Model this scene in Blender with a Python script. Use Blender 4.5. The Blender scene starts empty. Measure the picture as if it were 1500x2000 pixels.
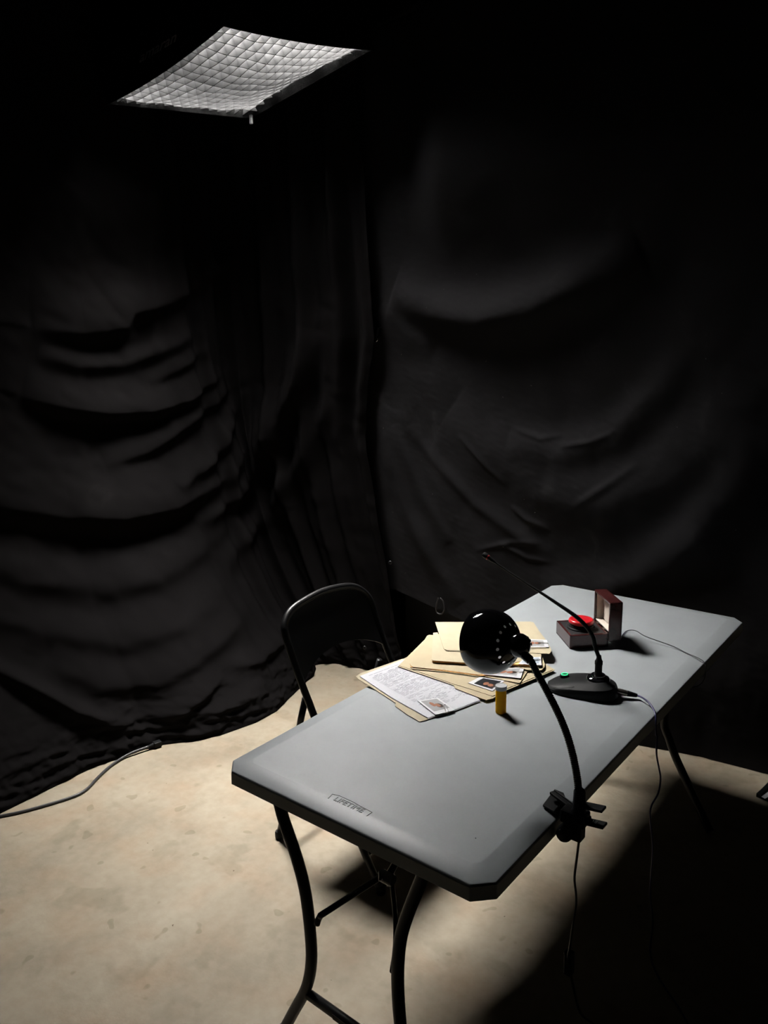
import bpy, bmesh, math, random
import numpy as np
from mathutils import Vector, Matrix
random.seed(7); np.random.seed(7)
scene = bpy.context.scene
C = scene.collection

# ------------------------------------------------------------------ camera
CAM = Vector((1.43837, -1.13938, 1.76424)); F = 1538.774
RIGHT = Vector((0.784327, 0.620074, -0.018440)); DOWN = Vector((0.119211, -0.179827, -0.976448)); FWD = Vector((-0.608786, 0.763656, -0.214962))
cd = bpy.data.cameras.new('camera'); cam = bpy.data.objects.new('camera', cd); C.objects.link(cam)
cd.sensor_fit = 'VERTICAL'; cd.sensor_height = 36; cd.lens = F / 2000 * 36; cd.clip_start = .02
cam.matrix_world = Matrix(((RIGHT.x, -DOWN.x, -FWD.x, CAM.x), (RIGHT.y, -DOWN.y, -FWD.y, CAM.y), (RIGHT.z, -DOWN.z, -FWD.z, CAM.z), (0, 0, 0, 1)))
scene.camera = cam
# ------------------------------------------------------------------ world, exposure
w = bpy.data.worlds.new('world'); scene.world = w; w.use_nodes = True
w.node_tree.nodes['Background'].inputs[0].default_value = (.6, .7, .9, 1)
w.node_tree.nodes['Background'].inputs[1].default_value = 0.0012
scene.view_settings.view_transform = 'Standard'; scene.view_settings.look = 'None'
scene.view_settings.exposure = 0.0; scene.view_settings.gamma = 1.0
scene.view_settings.use_curve_mapping = False
LIGHT = 325.0      # radiance of the softbox diffuser
LIGHT_COLOR = (1.0, .97, .93)
scene.cycles.sample_clamp_indirect = 3.0
scene.cycles.blur_glossy = 1.0

# ------------------------------------------------------------------ helpers
def ray(u, v): return (RIGHT * ((u - 750) / F) + DOWN * ((v - 1000) / F) + FWD)
def onz(u, v, z): d = ray(u, v); return CAM + d * ((z - CAM.z) / d.z)
def ony(u, v, y): d = ray(u, v); return CAM + d * ((y - CAM.y) / d.y)
def onx(u, v, x): d = ray(u, v); return CAM + d * ((x - CAM.x) / d.x)
def onplane(u, v, n, k): d = ray(u, v); return CAM + d * ((k - n.dot(CAM)) / n.dot(d))

def mat(name, col, rough=.5, metal=0, noise=None, bump=None, spec=.5, coat=0, emit=None, trans=0, ior=1.45, alpha=None, sheen=0):
    m = bpy.data.materials.new(name); m.use_nodes = True
    nt = m.node_tree; b = nt.nodes['Principled BSDF']
    b.inputs['Base Color'].default_value = (*col, 1); b.inputs['Roughness'].default_value = rough
    b.inputs['Metallic'].default_value = metal; b.inputs['Specular IOR Level'].default_value = spec
    b.inputs['Coat Weight'].default_value = coat; b.inputs['Coat Roughness'].default_value = .05
    b.inputs['Transmission Weight'].default_value = trans; b.inputs['IOR'].default_value = ior
    if sheen: b.inputs['Sheen Weight'].default_value = sheen
    if emit: b.inputs['Emission Color'].default_value = (*emit[0], 1); b.inputs['Emission Strength'].default_value = emit[1]
    tc = nt.nodes.new('ShaderNodeTexCoord')
    if noise:
        sc, amt = noise
        n = nt.nodes.new('ShaderNodeTexNoise'); n.inputs['Scale'].default_value = sc; n.inputs['Detail'].default_value = 5
        nt.links.new(tc.outputs['Object'], n.inputs['Vector'])
        r = nt.nodes.new('ShaderNodeValToRGB'); r.color_ramp.elements[0].position = .3; r.color_ramp.elements[1].position = .7
        r.color_ramp.elements[0].color = (*[c * (1 - amt) for c in col], 1); r.color_ramp.elements[1].color = (*[min(1, c * (1 + amt)) for c in col], 1)
        nt.links.new(n.outputs['Fac'], r.inputs[0]); nt.links.new(r.outputs[0], b.inputs['Base Color'])
    if bump:
        sc, st, di = bump
        n2 = nt.nodes.new('ShaderNodeTexNoise'); n2.inputs['Scale'].default_value = sc; n2.inputs['Detail'].default_value = 4
        nt.links.new(tc.outputs['Object'], n2.inputs['Vector'])
        bp = nt.nodes.new('ShaderNodeBump'); bp.inputs['Strength'].default_value = st; bp.inputs['Distance'].default_value = di
        nt.links.new(n2.outputs['Fac'], bp.inputs['Height']); nt.links.new(bp.outputs[0], b.inputs['Normal'])
    return m

def mesh_obj(name, verts, faces, m, parent=None, smooth=False):
    me = bpy.data.meshes.new(name); me.from_pydata([tuple(v) for v in verts], [], faces); me.update()
    bm = bmesh.new(); bm.from_mesh(me); bmesh.ops.recalc_face_normals(bm, faces=bm.faces); bm.to_mesh(me); bm.free()
    if smooth: me.polygons.foreach_set('use_smooth', [True] * len(me.polygons))
    me.materials.append(m); o = bpy.data.objects.new(name, me); C.objects.link(o)
    if parent:
        o.parent = parent; bpy.context.view_layer.update(); o.matrix_parent_inverse = parent.matrix_world.inverted()
    return o

class MB:
    """collects geometry in world coordinates for one mesh object"""
    def __init__(s): s.v = []; s.f = []
    def add(s, v, f): k = len(s.v); s.v += [Vector(a) for a in v]; s.f += [tuple(i + k for i in q) for q in f]; return s
    def box(s, c, sz, ax=None):
        c = Vector(c); ax = ax or (Vector((1, 0, 0)), Vector((0, 1, 0)), Vector((0, 0, 1)))
        P = [c + ax[0] * (i * sz[0] / 2) + ax[1] * (j * sz[1] / 2) + ax[2] * (k * sz[2] / 2) for i in (-1, 1) for j in (-1, 1) for k in (-1, 1)]
        return s.add(P, [(0, 1, 3, 2), (4, 6, 7, 5), (0, 4, 5, 1), (2, 3, 7, 6), (0, 2, 6, 4), (1, 5, 7, 3)])
    def loft(s, rings, cap=True, close=True):
        n = len(rings[0]); f = []
        for r in range(len(rings) - 1):
            for i in range(n if close else n - 1): j = (i + 1) % n; f.append((r * n + i, r * n + j, (r + 1) * n + j, (r + 1) * n + i))
        if cap: f.append(tuple(range(n))); f.append(tuple((len(rings) - 1) * n + i for i in range(n)))
        return s.add([p for r in rings for p in r], f)
    def tube(s, pts, r, n=12, flat=None):
        pts = [Vector(p) for p in pts]; rad = r if isinstance(r, (list, tuple)) else [r] * len(pts)
        t0 = (pts[1] - pts[0]).normalized(); u = t0.orthogonal().normalized(); rings = []
        for i, p in enumerate(pts):
            t = ((pts[min(i + 1, len(pts) - 1)] - pts[max(i - 1, 0)])).normalized()
            u = (u - t * u.dot(t)).normalized(); v = t.cross(u)
            rings.append([p + (u * math.cos(a) + v * math.sin(a)) * rad[i] for a in [2 * math.pi * k / n for k in range(n)]])
        return s.loft(rings)
    def lathe(s, base, axis, prof, n=32, cap=True):
        axis = Vector(axis).normalized(); u = axis.orthogonal().normalized(); v = axis.cross(u); base = Vector(base)
        return s.loft([[base + axis * h + (u * math.cos(a) + v * math.sin(a)) * r for a in [2 * math.pi * k / n for k in range(n)]] for r, h in prof], cap)
    def prism(s, poly, z0, z1): return s.loft([[Vector((p[0], p[1], z0)) for p in poly], [Vector((p[0], p[1], z1)) for p in poly]])
    def out(s, name, m, parent=None, smooth=False, bevel=0, auto=None):
        o = mesh_obj(name, s.v, s.f, m, parent, smooth or auto is not None)
        if auto is not None:
            me = o.data; bm = bmesh.new(); bm.from_mesh(me)
            for e in bm.edges:
                if len(e.link_faces) == 2 and e.calc_face_angle(0) > math.radians(auto): e.smooth = False
            bm.to_mesh(me); bm.free()
        if bevel:
            b = o.modifiers.new('bevel', 'BEVEL'); b.width = bevel; b.segments = 2; b.limit_method = 'ANGLE'
        return o

def tag(o, label=None, cat=None, group=None, kind=None):
    if label: o['label'] = label
    if cat: o['category'] = cat
    if group: o['group'] = group
    if kind: o['kind'] = kind
    return o
def thing(name, loc, label, cat, group=None):
    o = bpy.data.objects.new(name, None); C.objects.link(o); o.location = loc; o.empty_display_size = .05
    bpy.context.view_layer.update(); return tag(o, label, cat, group)
def smoothpath(pts, k=8):
    pts = [Vector(p) for p in pts]; P = [pts[0] * 2 - pts[1]] + pts + [pts[-1] * 2 - pts[-2]]; out = []
    for i in range(1, len(P) - 2):
        a, b, c, d = P[i - 1], P[i], P[i + 1], P[i + 2]
        for j in range(k):
            t = j / k; out.append(.5 * ((2 * b) + (c - a) * t + (2 * a - 5 * b + 4 * c - d) * t * t + (3 * b - a - 3 * c + d) * t ** 3))
    out.append(pts[-1]); return out
def resample(pts, step):
    L = [0]
    for a, b in zip(pts, pts[1:]): L.append(L[-1] + (b - a).length)
    n = max(2, int(L[-1] / step)); out = []; j = 0
    for i in range(n + 1):
        d = L[-1] * i / n
        while j < len(L) - 2 and L[j + 1] < d: j += 1
        t = (d - L[j]) / max(1e-9, L[j + 1] - L[j]); out.append(pts[j].lerp(pts[j + 1], min(1, t)))
    return out

# ------------------------------------------------------------------ materials
def concrete():
    m = bpy.data.materials.new('concrete'); m.use_nodes = True; nt = m.node_tree; b = nt.nodes['Principled BSDF']
    tc = nt.nodes.new('ShaderNodeTexCoord')
    def noise(s, d=6, off=0, dist=0):
        mp = nt.nodes.new('ShaderNodeMapping'); mp.inputs['Location'].default_value = (off, off, 0); nt.links.new(tc.outputs['Object'], mp.inputs[0])
        n = nt.nodes.new('ShaderNodeTexNoise'); n.inputs['Scale'].default_value = s; n.inputs['Detail'].default_value = d; n.inputs['Distortion'].default_value = dist
        nt.links.new(mp.outputs[0], n.inputs['Vector']); return n.outputs['Fac']
    def ramp(fac, stops):
        r = nt.nodes.new('ShaderNodeValToRGB'); e = r.color_ramp.elements
        e[0].position, e[0].color = stops[0][0], (*stops[0][1], 1); e[1].position, e[1].color = stops[-1][0], (*stops[-1][1], 1)
        for p_, c_ in stops[1:-1]: q = e.new(p_); q.color = (*c_, 1)
        nt.links.new(fac, r.inputs[0]); return r.outputs[0]
    def mix(a, bb, fac, mode='MULTIPLY'):
        x = nt.nodes.new('ShaderNodeMix'); x.data_type = 'RGBA'; x.blend_type = mode
        if isinstance(fac, float): x.inputs[0].default_value = fac
        else: nt.links.new(fac, x.inputs[0])
        nt.links.new(a, x.inputs[6]); nt.links.new(bb, x.inputs[7]); return x.outputs[2]
    base = ramp(noise(2.2, 7, 3, .4), [(.3, (.215, .186, .138)), (.5, (.275, .236, .175)), (.72, (.32, .28, .215))])
    fine = ramp(noise(28, 8, 0), [(.3, (.88, .87, .85)), (.65, (1, 1, 1))])
    stain = ramp(noise(5.5, 3, 11, .3), [(.0, (1, 1, 1)), (.585, (1, 1, 1)), (.65, (.86, .86, .84)), (1, (.82, .81, .79))])
    drip = ramp(noise(13, 1, 31), [(.0, (1, 1, 1)), (.70, (1, 1, 1)), (.725, (.80, .79, .75)), (1, (.80, .79, .75))])
    pink = ramp(noise(6, 4, 50), [(.45, (1, 1, 1)), (.75, (1.0, .90, .84))])
    speck = ramp(noise(60, 2, 70), [(.0, (1, 1, 1)), (.76, (1, 1, 1)), (.79, (.35, .3, .25)), (1, (.3, .25, .2))])
    c = base
    for t in (fine, stain, drip, pink, speck): c = mix(c, t, 1.0)
    nt.links.new(c, b.inputs['Base Color']); b.inputs['Roughness'].default_value = .7; b.inputs['Specular IOR Level'].default_value = .25
    bp = nt.nodes.new('ShaderNodeBump'); bp.inputs['Strength'].default_value = .25; bp.inputs['Distance'].default_value = .004
    nt.links.new(noise(35, 8, 5), bp.inputs['Height']); nt.links.new(bp.outputs[0], b.inputs['Normal'])
    return m
def cloth(name, col):
    m = mat(name, col, .95, bump=(420, .12, .001), spec=.015)
    nt = m.node_tree; b = nt.nodes['Principled BSDF']; tc = nt.nodes.new('ShaderNodeTexCoord')
    n = nt.nodes.new('ShaderNodeTexNoise'); n.inputs['Scale'].default_value = 3.2; n.inputs['Detail'].default_value = 9; n.inputs['Roughness'].default_value = .75; n.inputs['Distortion'].default_value = 1.4
    nt.links.new(tc.outputs['Object'], n.inputs['Vector'])
    r = nt.nodes.new('ShaderNodeValToRGB'); e = r.color_ramp.elements
    e[0].position = .45; e[0].color = (*col, 1); e[1].position = .80; e[1].color = (*[c * 2.2 + .001 for c in col], 1)
    q = e.new(.60); q.color = (*[c * 1.15 for c in col], 1)
    nt.links.new(n.outputs['Fac'], r.inputs[0]); nt.links.new(r.outputs[0], b.inputs['Base Color'])
    return m
M = dict(
    concrete=concrete(),
    cloth=cloth('black_drape_cloth', (.0058, .0053, .0055)), cloth2=cloth('black_muslin_cloth', (.0135, .0130, .0139)),
    wall=mat('dark_wall', (.03, .03, .032), .9), panel=mat('black_board', (.022, .022, .025), .8),
    plastic=mat('grey_moulded_plastic', (.262, .283, .294), .42, noise=(9, .04), bump=(600, .08, .0006), spec=.5),
    engrave=mat('grey_plastic_mark', (.19, .205, .21), .6),
    blackmetal=mat('black_painted_metal', (.006, .006, .0065), .38, spec=.4),
    greymetal=mat('black_powder_coat', (.007, .007, .0075), .5, bump=(300, .05, .0005), spec=.3),
    gloss=mat('gloss_black_enamel', (.004, .004, .005), .06, spec=.6, coat=.6),
    shadein=mat('white_shade_inside', (.96, .96, .94), .5),
    corr=mat('dark_chrome_gooseneck', (.07, .065, .06), .32, metal=.8),
    blackplastic=mat('black_plastic', (.006, .0065, .007), .5, bump=(500, .06, .0004), spec=.14),
    chrome=mat('chrome', (.75, .75, .76), .2, metal=1), nickel=mat('warm_nickel', (.32, .29, .26), .3, metal=1),
    manila=mat('manila_card', (.36, .30, .19), .75, noise=(30, .03)), manila2=mat('manila_card_pale', (.37, .32, .215), .75, noise=(30, .03)),
    paperedge=mat('bounce_tinted_paper_edges', (.85, .42, .14), .8, noise=(200, .2)),  # orange of bounced and transmitted light put into the edge colour
    paper=mat('white_paper', (.44, .45, .48), .8), ink=mat('grey_print', (.20, .205, .225), .8), inkdark=mat('black_print', (.06, .06, .07), .8),
    photoborder=mat('photo_border', (.54, .55, .57), .35), skin=mat('photo_skin_tone', (.28, .11, .06), .4), hair=mat('photo_hair', (.03, .015, .01), .4),
    photogrey=mat('photo_grey_backdrop', (.28, .285, .29), .35), photoblack=mat('photo_black_backdrop', (.012, .013, .016), .3), photoblue=mat('photo_pale_blue_backdrop', (.33, .38, .46), .35),
    wood=mat('dark_mahogany', (.035, .008, .008), .22, noise=(14, .35), coat=.3), velvet=mat('cream_satin_lining', (.55, .49, .43), .6, bump=(60, .1, .002)),
    red=mat('red_button_plastic', (.45, .009, .015), .3, bump=(90, .1, .001), coat=.2), blackpad=mat('black_leatherette', (.012, .011, .012), .45, bump=(300, .2, .001)),
    amber=mat('amber_plastic', (1.0, .56, .015), .25, trans=.35, ior=1.12), cap=mat('white_cap', (.42, .435, .45), .5), pill=mat('olive_pills', (.35, .22, .04), .5),
    purple=mat('violet_cable', (.03, .027, .09), .4), cable=mat('black_cable', (.012, .012, .013), .5),
    cablegrey=mat('dark_rubber_cord', (.03, .03, .032), .4),
    led=mat('green_led', (.0, .3, .1), .4, emit=((.05, 1, .32), 1.8)), redled=mat('red_ring', (.35, .01, .01), .4, emit=((1, .02, .02), .004)),
    nylon=mat('black_nylon', (.006, .006, .0065), .8, spec=.05), gridfab=mat('black_grid_fabric', (.0044, .0045, .0047), .7, noise=(40, .35), spec=.03),
    gridedge=mat('grid_stitching', (.05, .05, .05), .6), logo=mat('grey_logo_print', (.8, .74, .72), .6), velcro=mat('white_velcro', (.8, .8, .8), .8),
    lint=mat('white_lint', (.6, .6, .6), .8), glow=mat('diffuser', (.8, .8, .8), .8, emit=(LIGHT_COLOR, LIGHT)),
    green=mat('yellow_green_tape', (.35, .36, .12), .5),
)
def lining():
    m = mat('speckled_silver_lining', (.02, .02, .02), .7, spec=.0); nt = m.node_tree; b = nt.nodes['Principled BSDF']; tc = nt.nodes.new('ShaderNodeTexCoord')
    n = nt.nodes.new('ShaderNodeTexNoise'); n.inputs['Scale'].default_value = 260; n.inputs['Detail'].default_value = 2; nt.links.new(tc.outputs['Object'], n.inputs['Vector'])
    n3 = nt.nodes.new('ShaderNodeTexNoise'); n3.inputs['Scale'].default_value = 7; nt.links.new(tc.outputs['Object'], n3.inputs['Vector'])
    mu = nt.nodes.new('ShaderNodeMath'); mu.operation = 'MULTIPLY'; nt.links.new(n.outputs['Fac'], mu.inputs[0]); nt.links.new(n3.outputs['Fac'], mu.inputs[1])
    r = nt.nodes.new('ShaderNodeValToRGB'); e = r.color_ramp.elements; e[0].position = .22; e[0].color = (.0004, .0004, .0004, 1); e[1].position = .42; e[1].color = (.014, .014, .014, 1)
    nt.links.new(mu.outputs[0], r.inputs[0]); nt.links.new(r.outputs[0], b.inputs['Base Color']); return m
M['lining'] = lining()

# ------------------------------------------------------------------ setting
fl = MB().box((.8, -.2, -.05), (7.2, 7.0, .1)).out('floor', M['concrete']); tag(fl, kind='structure')
wb = MB().box((.8, 3.05, 1.8), (7.2, .1, 3.6)).out('wall_back', M['wall']); tag(wb, kind='structure')
wl = MB().box((-2.75, -.2, 1.8), (.1, 7.0, 3.6)).out('wall_left', M['wall']); tag(wl, kind='structure')
wr = MB().box((4.35, -.2, 1.8), (.1, 7.0, 3.6)).out('wall_right', M['wall']); tag(wr, kind='structure')
ce = MB().box((.8, -.2, 3.65), (7.2, 7.0, .1)).out('ceiling', M['wall']); tag(ce, kind='structure')

# ------------------------------------------------------------------ drapes: real relief built from fold lines
def ridge_field(A, B, lines):
    """A,B grids of surface coordinates (metres); lines: (points, amp, width up, width down). Smooth one-sided swags."""
    D = np.zeros_like(A)
    for pts, amp, wu, wd in lines:
        best = np.full(A.shape, 1e9); side = np.zeros(A.shape); taper = np.zeros(A.shape)
        L = [0]
        for (a, b), (c, d) in zip(pts, pts[1:]): L.append(L[-1] + math.hypot(c - a, d - b))
        for k, ((a, b), (c, d)) in enumerate(zip(pts, pts[1:])):
            ex, ey = c - a, d - b; l2 = ex * ex + ey * ey
            t = np.clip(((A - a) * ex + (B - b) * ey) / l2, 0, 1)
            px, py = a + t * ex, b + t * ey; dd = np.hypot(A - px, B - py)
            s = np.sign(ex * (B - py) - ey * (A - px))
            m_ = dd < best; best[m_] = dd[m_]; side[m_] = s[m_]
            tt = (L[k] + t * math.sqrt(l2)) / L[-1]; taper[m_] = tt[m_]
        w_ = np.where(side > 0, wu, wd)
        D += amp * np.exp(-(best / w_) ** 2) * (np.sin(np.pi * np.clip(taper, .0, 1)) ** .6 * .9 + .1)
    return D
def fbm(A, B, f, n, seed):
    rs = np.random.RandomState(seed); D = np.zeros_like(A)
    for i in range(n):
        th = rs.rand() * 6.28; k = f * (1 + 1.5 * rs.rand()); D += np.sin((A * math.cos(th) + B * math.sin(th)) * k + rs.rand() * 6.28 + 1.3 * np.sin(A * k * .43 + B * k * .31)) / n
    return D
def heightmesh(name, X, Y, Z, m, thick=.0):
    h, w_ = X.shape; V = np.stack([X, Y, Z], -1).reshape(-1, 3)
    idx = np.arange(h * w_).reshape(h, w_); Fq = np.stack([idx[:-1, :-1], idx[:-1, 1:], idx[1:, 1:], idx[1:, :-1]], -1).reshape(-1, 4)
    me = bpy.data.meshes.new(name); me.from_pydata(V.tolist(), [], Fq.tolist()); me.polygons.foreach_set('use_smooth', [True] * len(me.polygons))
    me.materials.append(m); o = bpy.data.objects.new(name, me); C.objects.link(o); return o

# left drape: path along the left wall, turning the corner onto the far wall
LXT = -2.01                       # hangs plumb at this x, flares out to the floor line below
yf = [-1.3, .05, .246, .457, .60, .726, .86, .969, 1.152, 1.291, 1.514, 1.7, 1.8]
xf = [-1.42, -1.435, -1.443, -1.451, -1.415, -1.393, -1.29, -1.227, -1.186, -1.192, -1.272, -1.33, -1.40]
def flare(z): return np.exp(-(np.maximum(z, 0) / .62) ** 1.35)
def base_x(y, z): m_ = flare(z); return LXT * (1 - m_) + np.interp(y, yf, xf) * m_
def Lp(u, v):                     # point of the photograph -> (s, z) on the hanging cloth
    x = -1.6
    for _ in range(40):
        q = onx(u, v, x); x = .6 * x + .4 * float(base_x(q.y, q.z))
    return (q.y, q.z)
def Lline(*p): return [Lp(*q) for q in p]
lines = [
    (Lline((60, 640), (160, 650), (235, 640), (248, 612), (320, 592), (400, 548)), .060, .17, .045),
    (Lline((395, 545), (425, 520), (450, 495)), .035, .06, .03),
    (Lline((70, 690), (150, 715), (235, 712), (330, 680), (395, 640)), .032, .05, .04),
    (Lline((285, 745), (340, 722), (400, 680)), .03, .05, .03),
    (Lline((40, 775), (110, 795), (200, 808), (285, 803), (360, 780), (425, 728)), .075, .11, .030),
    (Lline((200, 905), (280, 880), (350, 835), (430, 770), (480, 730)), .045, .09, .035),
    (Lline((330, 950), (400, 895), (440, 830), (475, 760)), .05, .055, .035),
    (Lline((-100, 960), (0, 985), (120, 1005), (230, 1008), (330, 985), (430, 925), (490, 850), (520, 770)), .085, .20, .06),
    (Lline((380, 1020), (470, 950), (530, 840), (560, 740), (572, 650)), .095, .10, .05),
    (Lline((430, 1110), (520, 1000), (570, 880), (600, 760)), .05, .06, .05),
    (Lline((-80, 1090), (60, 1130), (190, 1145), (300, 1125), (400, 1060), (460, 990)), .045, .09, .07),
    (Lline((-60, 1180), (80, 1230), (230, 1250), (350, 1210), (450, 1120)), .045, .09, .06),
    (Lline((90, 1290), (190, 1335), (290, 1330), (390, 1270), (480, 1180)), .05, .10, .05),
    (Lline((-40, 1290), (60, 1340), (140, 1385), (200, 1405), (260, 1418)), .055, .03, .028),
    (Lline((300, 1410), (350, 1385), (400, 1345), (430, 1315)), .045, .05, .025),
    (Lline((440, 1300), (500, 1290), (540, 1250), (560, 1210)), .04, .04, .03),
    (Lline((380, 1400), (450, 1370), (520, 1345)), .035, .03, .03),
]
ns, nz = 460, 460
sL = np.linspace(-1.25, 2.62, ns); zL = np.concatenate([np.linspace(0.0, .35, 110), np.linspace(.353, 3.3, nz - 110)])
S, Zz = np.meshgrid(sL, zL)
ycorner = 1.78
D = ridge_field(S, Zz, lines)
def sst(x): x = np.clip(x, 0, 1); return x * x * (3 - 2 * x)
D += .10 * sst((Zz - 2.02) / .55) * sst((1.62 - S) / .3)     # overhang shaped into the upper cloth so light from above misses it
D += .010 * fbm(S, Zz, 9, 6, 1) + .0045 * fbm(S, Zz, 28, 8, 2)
# vertical pleats near the corner
pw = np.clip((S - 1.25) / .4, 0, 1)
D += pw * (.022 * np.sin(S * 34 + .9 * np.sin(Zz * 1.3)) + .012 * np.sin(S * 61 + 1.1 * Zz))
xfl = np.interp(S, yf, xf)
# hem: crumpled pool near the floor
hem = np.exp(-(Zz / .16) ** 2); D = D * (1 - np.exp(-(Zz / .05) ** 2) * .9) + hem * (.020 * fbm(S, Zz * 3, 22, 7, 5) + .010 * fbm(S, Zz * 2, 60, 7, 6)) * (1 - np.exp(-(Zz / .015) ** 2))
mid = flare(Zz)
bx = LXT + 0 * Zz
Xw = bx * (1 - mid) + xfl * mid + D
Yw = S.copy()
# turn onto the far wall
Rr = .12; s0 = ycorner
over = S > s0
th = np.clip((S - s0) / Rr, 0, math.pi / 2); ext = np.clip(S - s0 - Rr * math.pi / 2, 0, None)
lean = .10 * Zz
cx = np.where(over, (bx * (1 - mid) + (-1.42) * mid) + Rr - Rr * np.cos(th) + ext * 1.0, 0)
# on the far wall the cloth is pulled back to the stand: compress x so it ends at the overlap edge
edge_px = [(735, 660), (722, 760), (718, 850), (735, 960), (752, 1060), (765, 1130), (778, 1215), (797, 1300)]
edge = [ony(u, v, 1.985 + .0) for u, v in edge_px]; ez = [q.z for q in edge][::-1]; ex_ = [q.x for q in edge][::-1]
xe = np.interp(Zz, [0] + ez + [2.4, 3.3], [-.91] + ex_ + [-1.12, -1.15])
send = sL[-1]; x0 = bx * (1 - mid) + (-1.42) * mid
fr = np.clip((S - s0 - Rr * math.pi / 2) / (send - s0 - Rr * math.pi / 2), 0, 1)
Xc = x0 + Rr * (1 - np.cos(th)) + fr * (xe - x0 - Rr)
Yc = s0 + Rr * np.sin(th) + .075 * fr + 0
Xn = np.where(over, Xc + D * np.cos(th), Xw); Yn = np.where(over, Yc - D * np.sin(th), Yw)
dl = heightmesh('backdrop_drape', Xn, Yn, Zz + .001, M['cloth'])
tag(dl, 'heavy black drape on the left hanging in deep curved swags down to the floor', 'curtain', 'black backdrop drapes')

# far drape, hem raised at its left end
RY, RS = 2.02, .0
nR = Vector((0, 1, -RS))
def Rp(u, v): q = onplane(u, v, nR, RY); return (q.x, q.z)
def Rline(*p): return [Rp(*q) for q in p]
rl = [
    (Rline((1260, 500), (1150, 555), (1050, 605), (950, 625), (860, 610), (770, 570))[::-1], .10, .12, .10),
    (Rline((745, 600), (800, 660), (850, 680))[::1], .02, .05, .08),
    (Rline((1480, 740), (1400, 850), (1300, 935), (1180, 985), (1060, 960), (960, 880), (880, 800))[::-1], .050, .16, .12),
    (Rline((1340, 700), (1280, 770), (1200, 850), (1100, 880), (1000, 850))[::-1], .035, .07, .08),
    (Rline((1500, 840), (1440, 950), (1360, 1040), (1240, 1100))[::-1], .045, .10, .10),
    (Rline((800, 830), (850, 900), (930, 985), (1010, 1045), (1080, 1085)), .016, .035, .03),
    (Rline((900, 850), (950, 905), (990, 945)), .010, .018, .012),
    (Rline((1000, 990), (1030, 1015), (1075, 1035)), .012, .02, .010),
    (Rline((930, 1075), (1000, 1060), (1060, 1060)), .008, .015, .012),
    (Rline((975, 1060), (1030, 1090), (1075, 1098)), .009, .014, .010),
    (Rline((1130, 985), (1200, 940), (1250, 905)), .009, .015, .02),
    (Rline((1100, 870), (1160, 862), (1210, 840)), .007, .012, .012),
    (Rline((1010, 835), (1060, 855), (1100, 850)), .007, .012, .012),
    (Rline((740, 760), (770, 900), (800, 1000), (850, 1100), (900, 1180)), .030, .045, .06),
    (Rline((770, 830), (830, 970), (880, 1060)), .018, .03, .05),
    (Rline((1060, 1150), (1180, 1150), (1300, 1110), (1400, 1040)), .03, .08, .08),
]
xs = np.linspace(-1.30, 4.1, 620); 
hx = [-1.3, -1.002, -.714, -.56, -.2, .1, .30, .6, 4.2]; hz = [.47, .459, .404, .375, .25, .11, .0, .0, .0]
T = np.linspace(0, 1, 420); SX, TT = np.meshgrid(xs, T); hem_z = np.interp(SX, hx, hz) + .002
ZR = hem_z + (3.16 - hem_z) * TT
DR = ridge_field(SX, ZR, rl) + .10 * sst((ZR - 1.98) / .55) * sst((SX + .95) / .3) + .008 * fbm(SX, ZR, 7, 6, 11) + .0028 * fbm(SX, ZR, 26, 9, 12) + .0012 * fbm(SX, ZR, 80, 8, 14)  # includes a top overhang shaped to keep the upper cloth dark
yfl = np.interp(SX, [-1.3, .3, .58, .84, 4.2], [2.0, 2.0, 2.07, 2.09, 2.12])
mz = np.exp(-(ZR / .3) ** 2)
YR = (RY + RS * ZR) * (1 - mz) + yfl * mz - DR * (1 - .8 * np.exp(-(ZR / .08) ** 2))
YR = np.maximum(YR, 1.90 + .105 * np.clip((-.93 - SX) / .16, 0, 1))
dr = heightmesh('backdrop_drape', SX, YR, ZR, M['cloth2'])
tag(dr, 'wide smooth black drape on the far side behind the table, hem raised at left', 'curtain', 'black backdrop drapes')
tag(MB().tube([(-1.10, 2.03, 3.18), (-.6, 1.93, 3.18), (4.15, 1.93, 3.18)], .016, 14).out('backdrop_pole', M['blackmetal'], smooth=True), 'black horizontal pole carrying the top of the far drape', 'pole')
rl_ = random.Random(9); lint = MB()
for _ in range(46):
    j = rl_.randrange(20, 330); i = rl_.randrange(5, 260); q = Vector((SX[i, j], YR[i, j] - .0015, ZR[i, j])); a = rl_.uniform(0, 3.1); l = rl_.uniform(.0008, .0032)
    d = Vector((math.cos(a) * l, 0, math.sin(a) * l)); n = Vector((-math.sin(a) * .0005, 0, math.cos(a) * .0005)); lint.add([q - d, q + d, q + d + n, q - d + n], [(0, 1, 2, 3)])
lo_ = lint.out('lint', M['lint'], dr); lo_['kind'] = 'stuff'
bp_ = MB().box((-.42, 2.28, .36), (1.44, .015, .72)).out('backing_board', M['panel'], bevel=.002)
tag(bp_, 'flat black board showing below the raised hem of the far drape', 'board')
# narrow pleated strip at the overlap
strip = []
for (u, v) in [(733, 655), (722, 760), (717, 845), (735, 930), (748, 1010)]: strip.append(ony(u, v, 1.955))
# cord loop hanging from the far drape
lp = [ony(u, v, 2.0) for u, v in [(856, 1168), (852, 1182), (853, 1196), (862, 1199), (868, 1190), (866, 1176), (860, 1168)]]
tag(MB().tube(smoothpath(lp), .0035, 8).out('hem_loop', M['cablegrey'], smooth=True), 'thin dark cord loop hanging from the raised hem of the far drape', 'cord')
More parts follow.
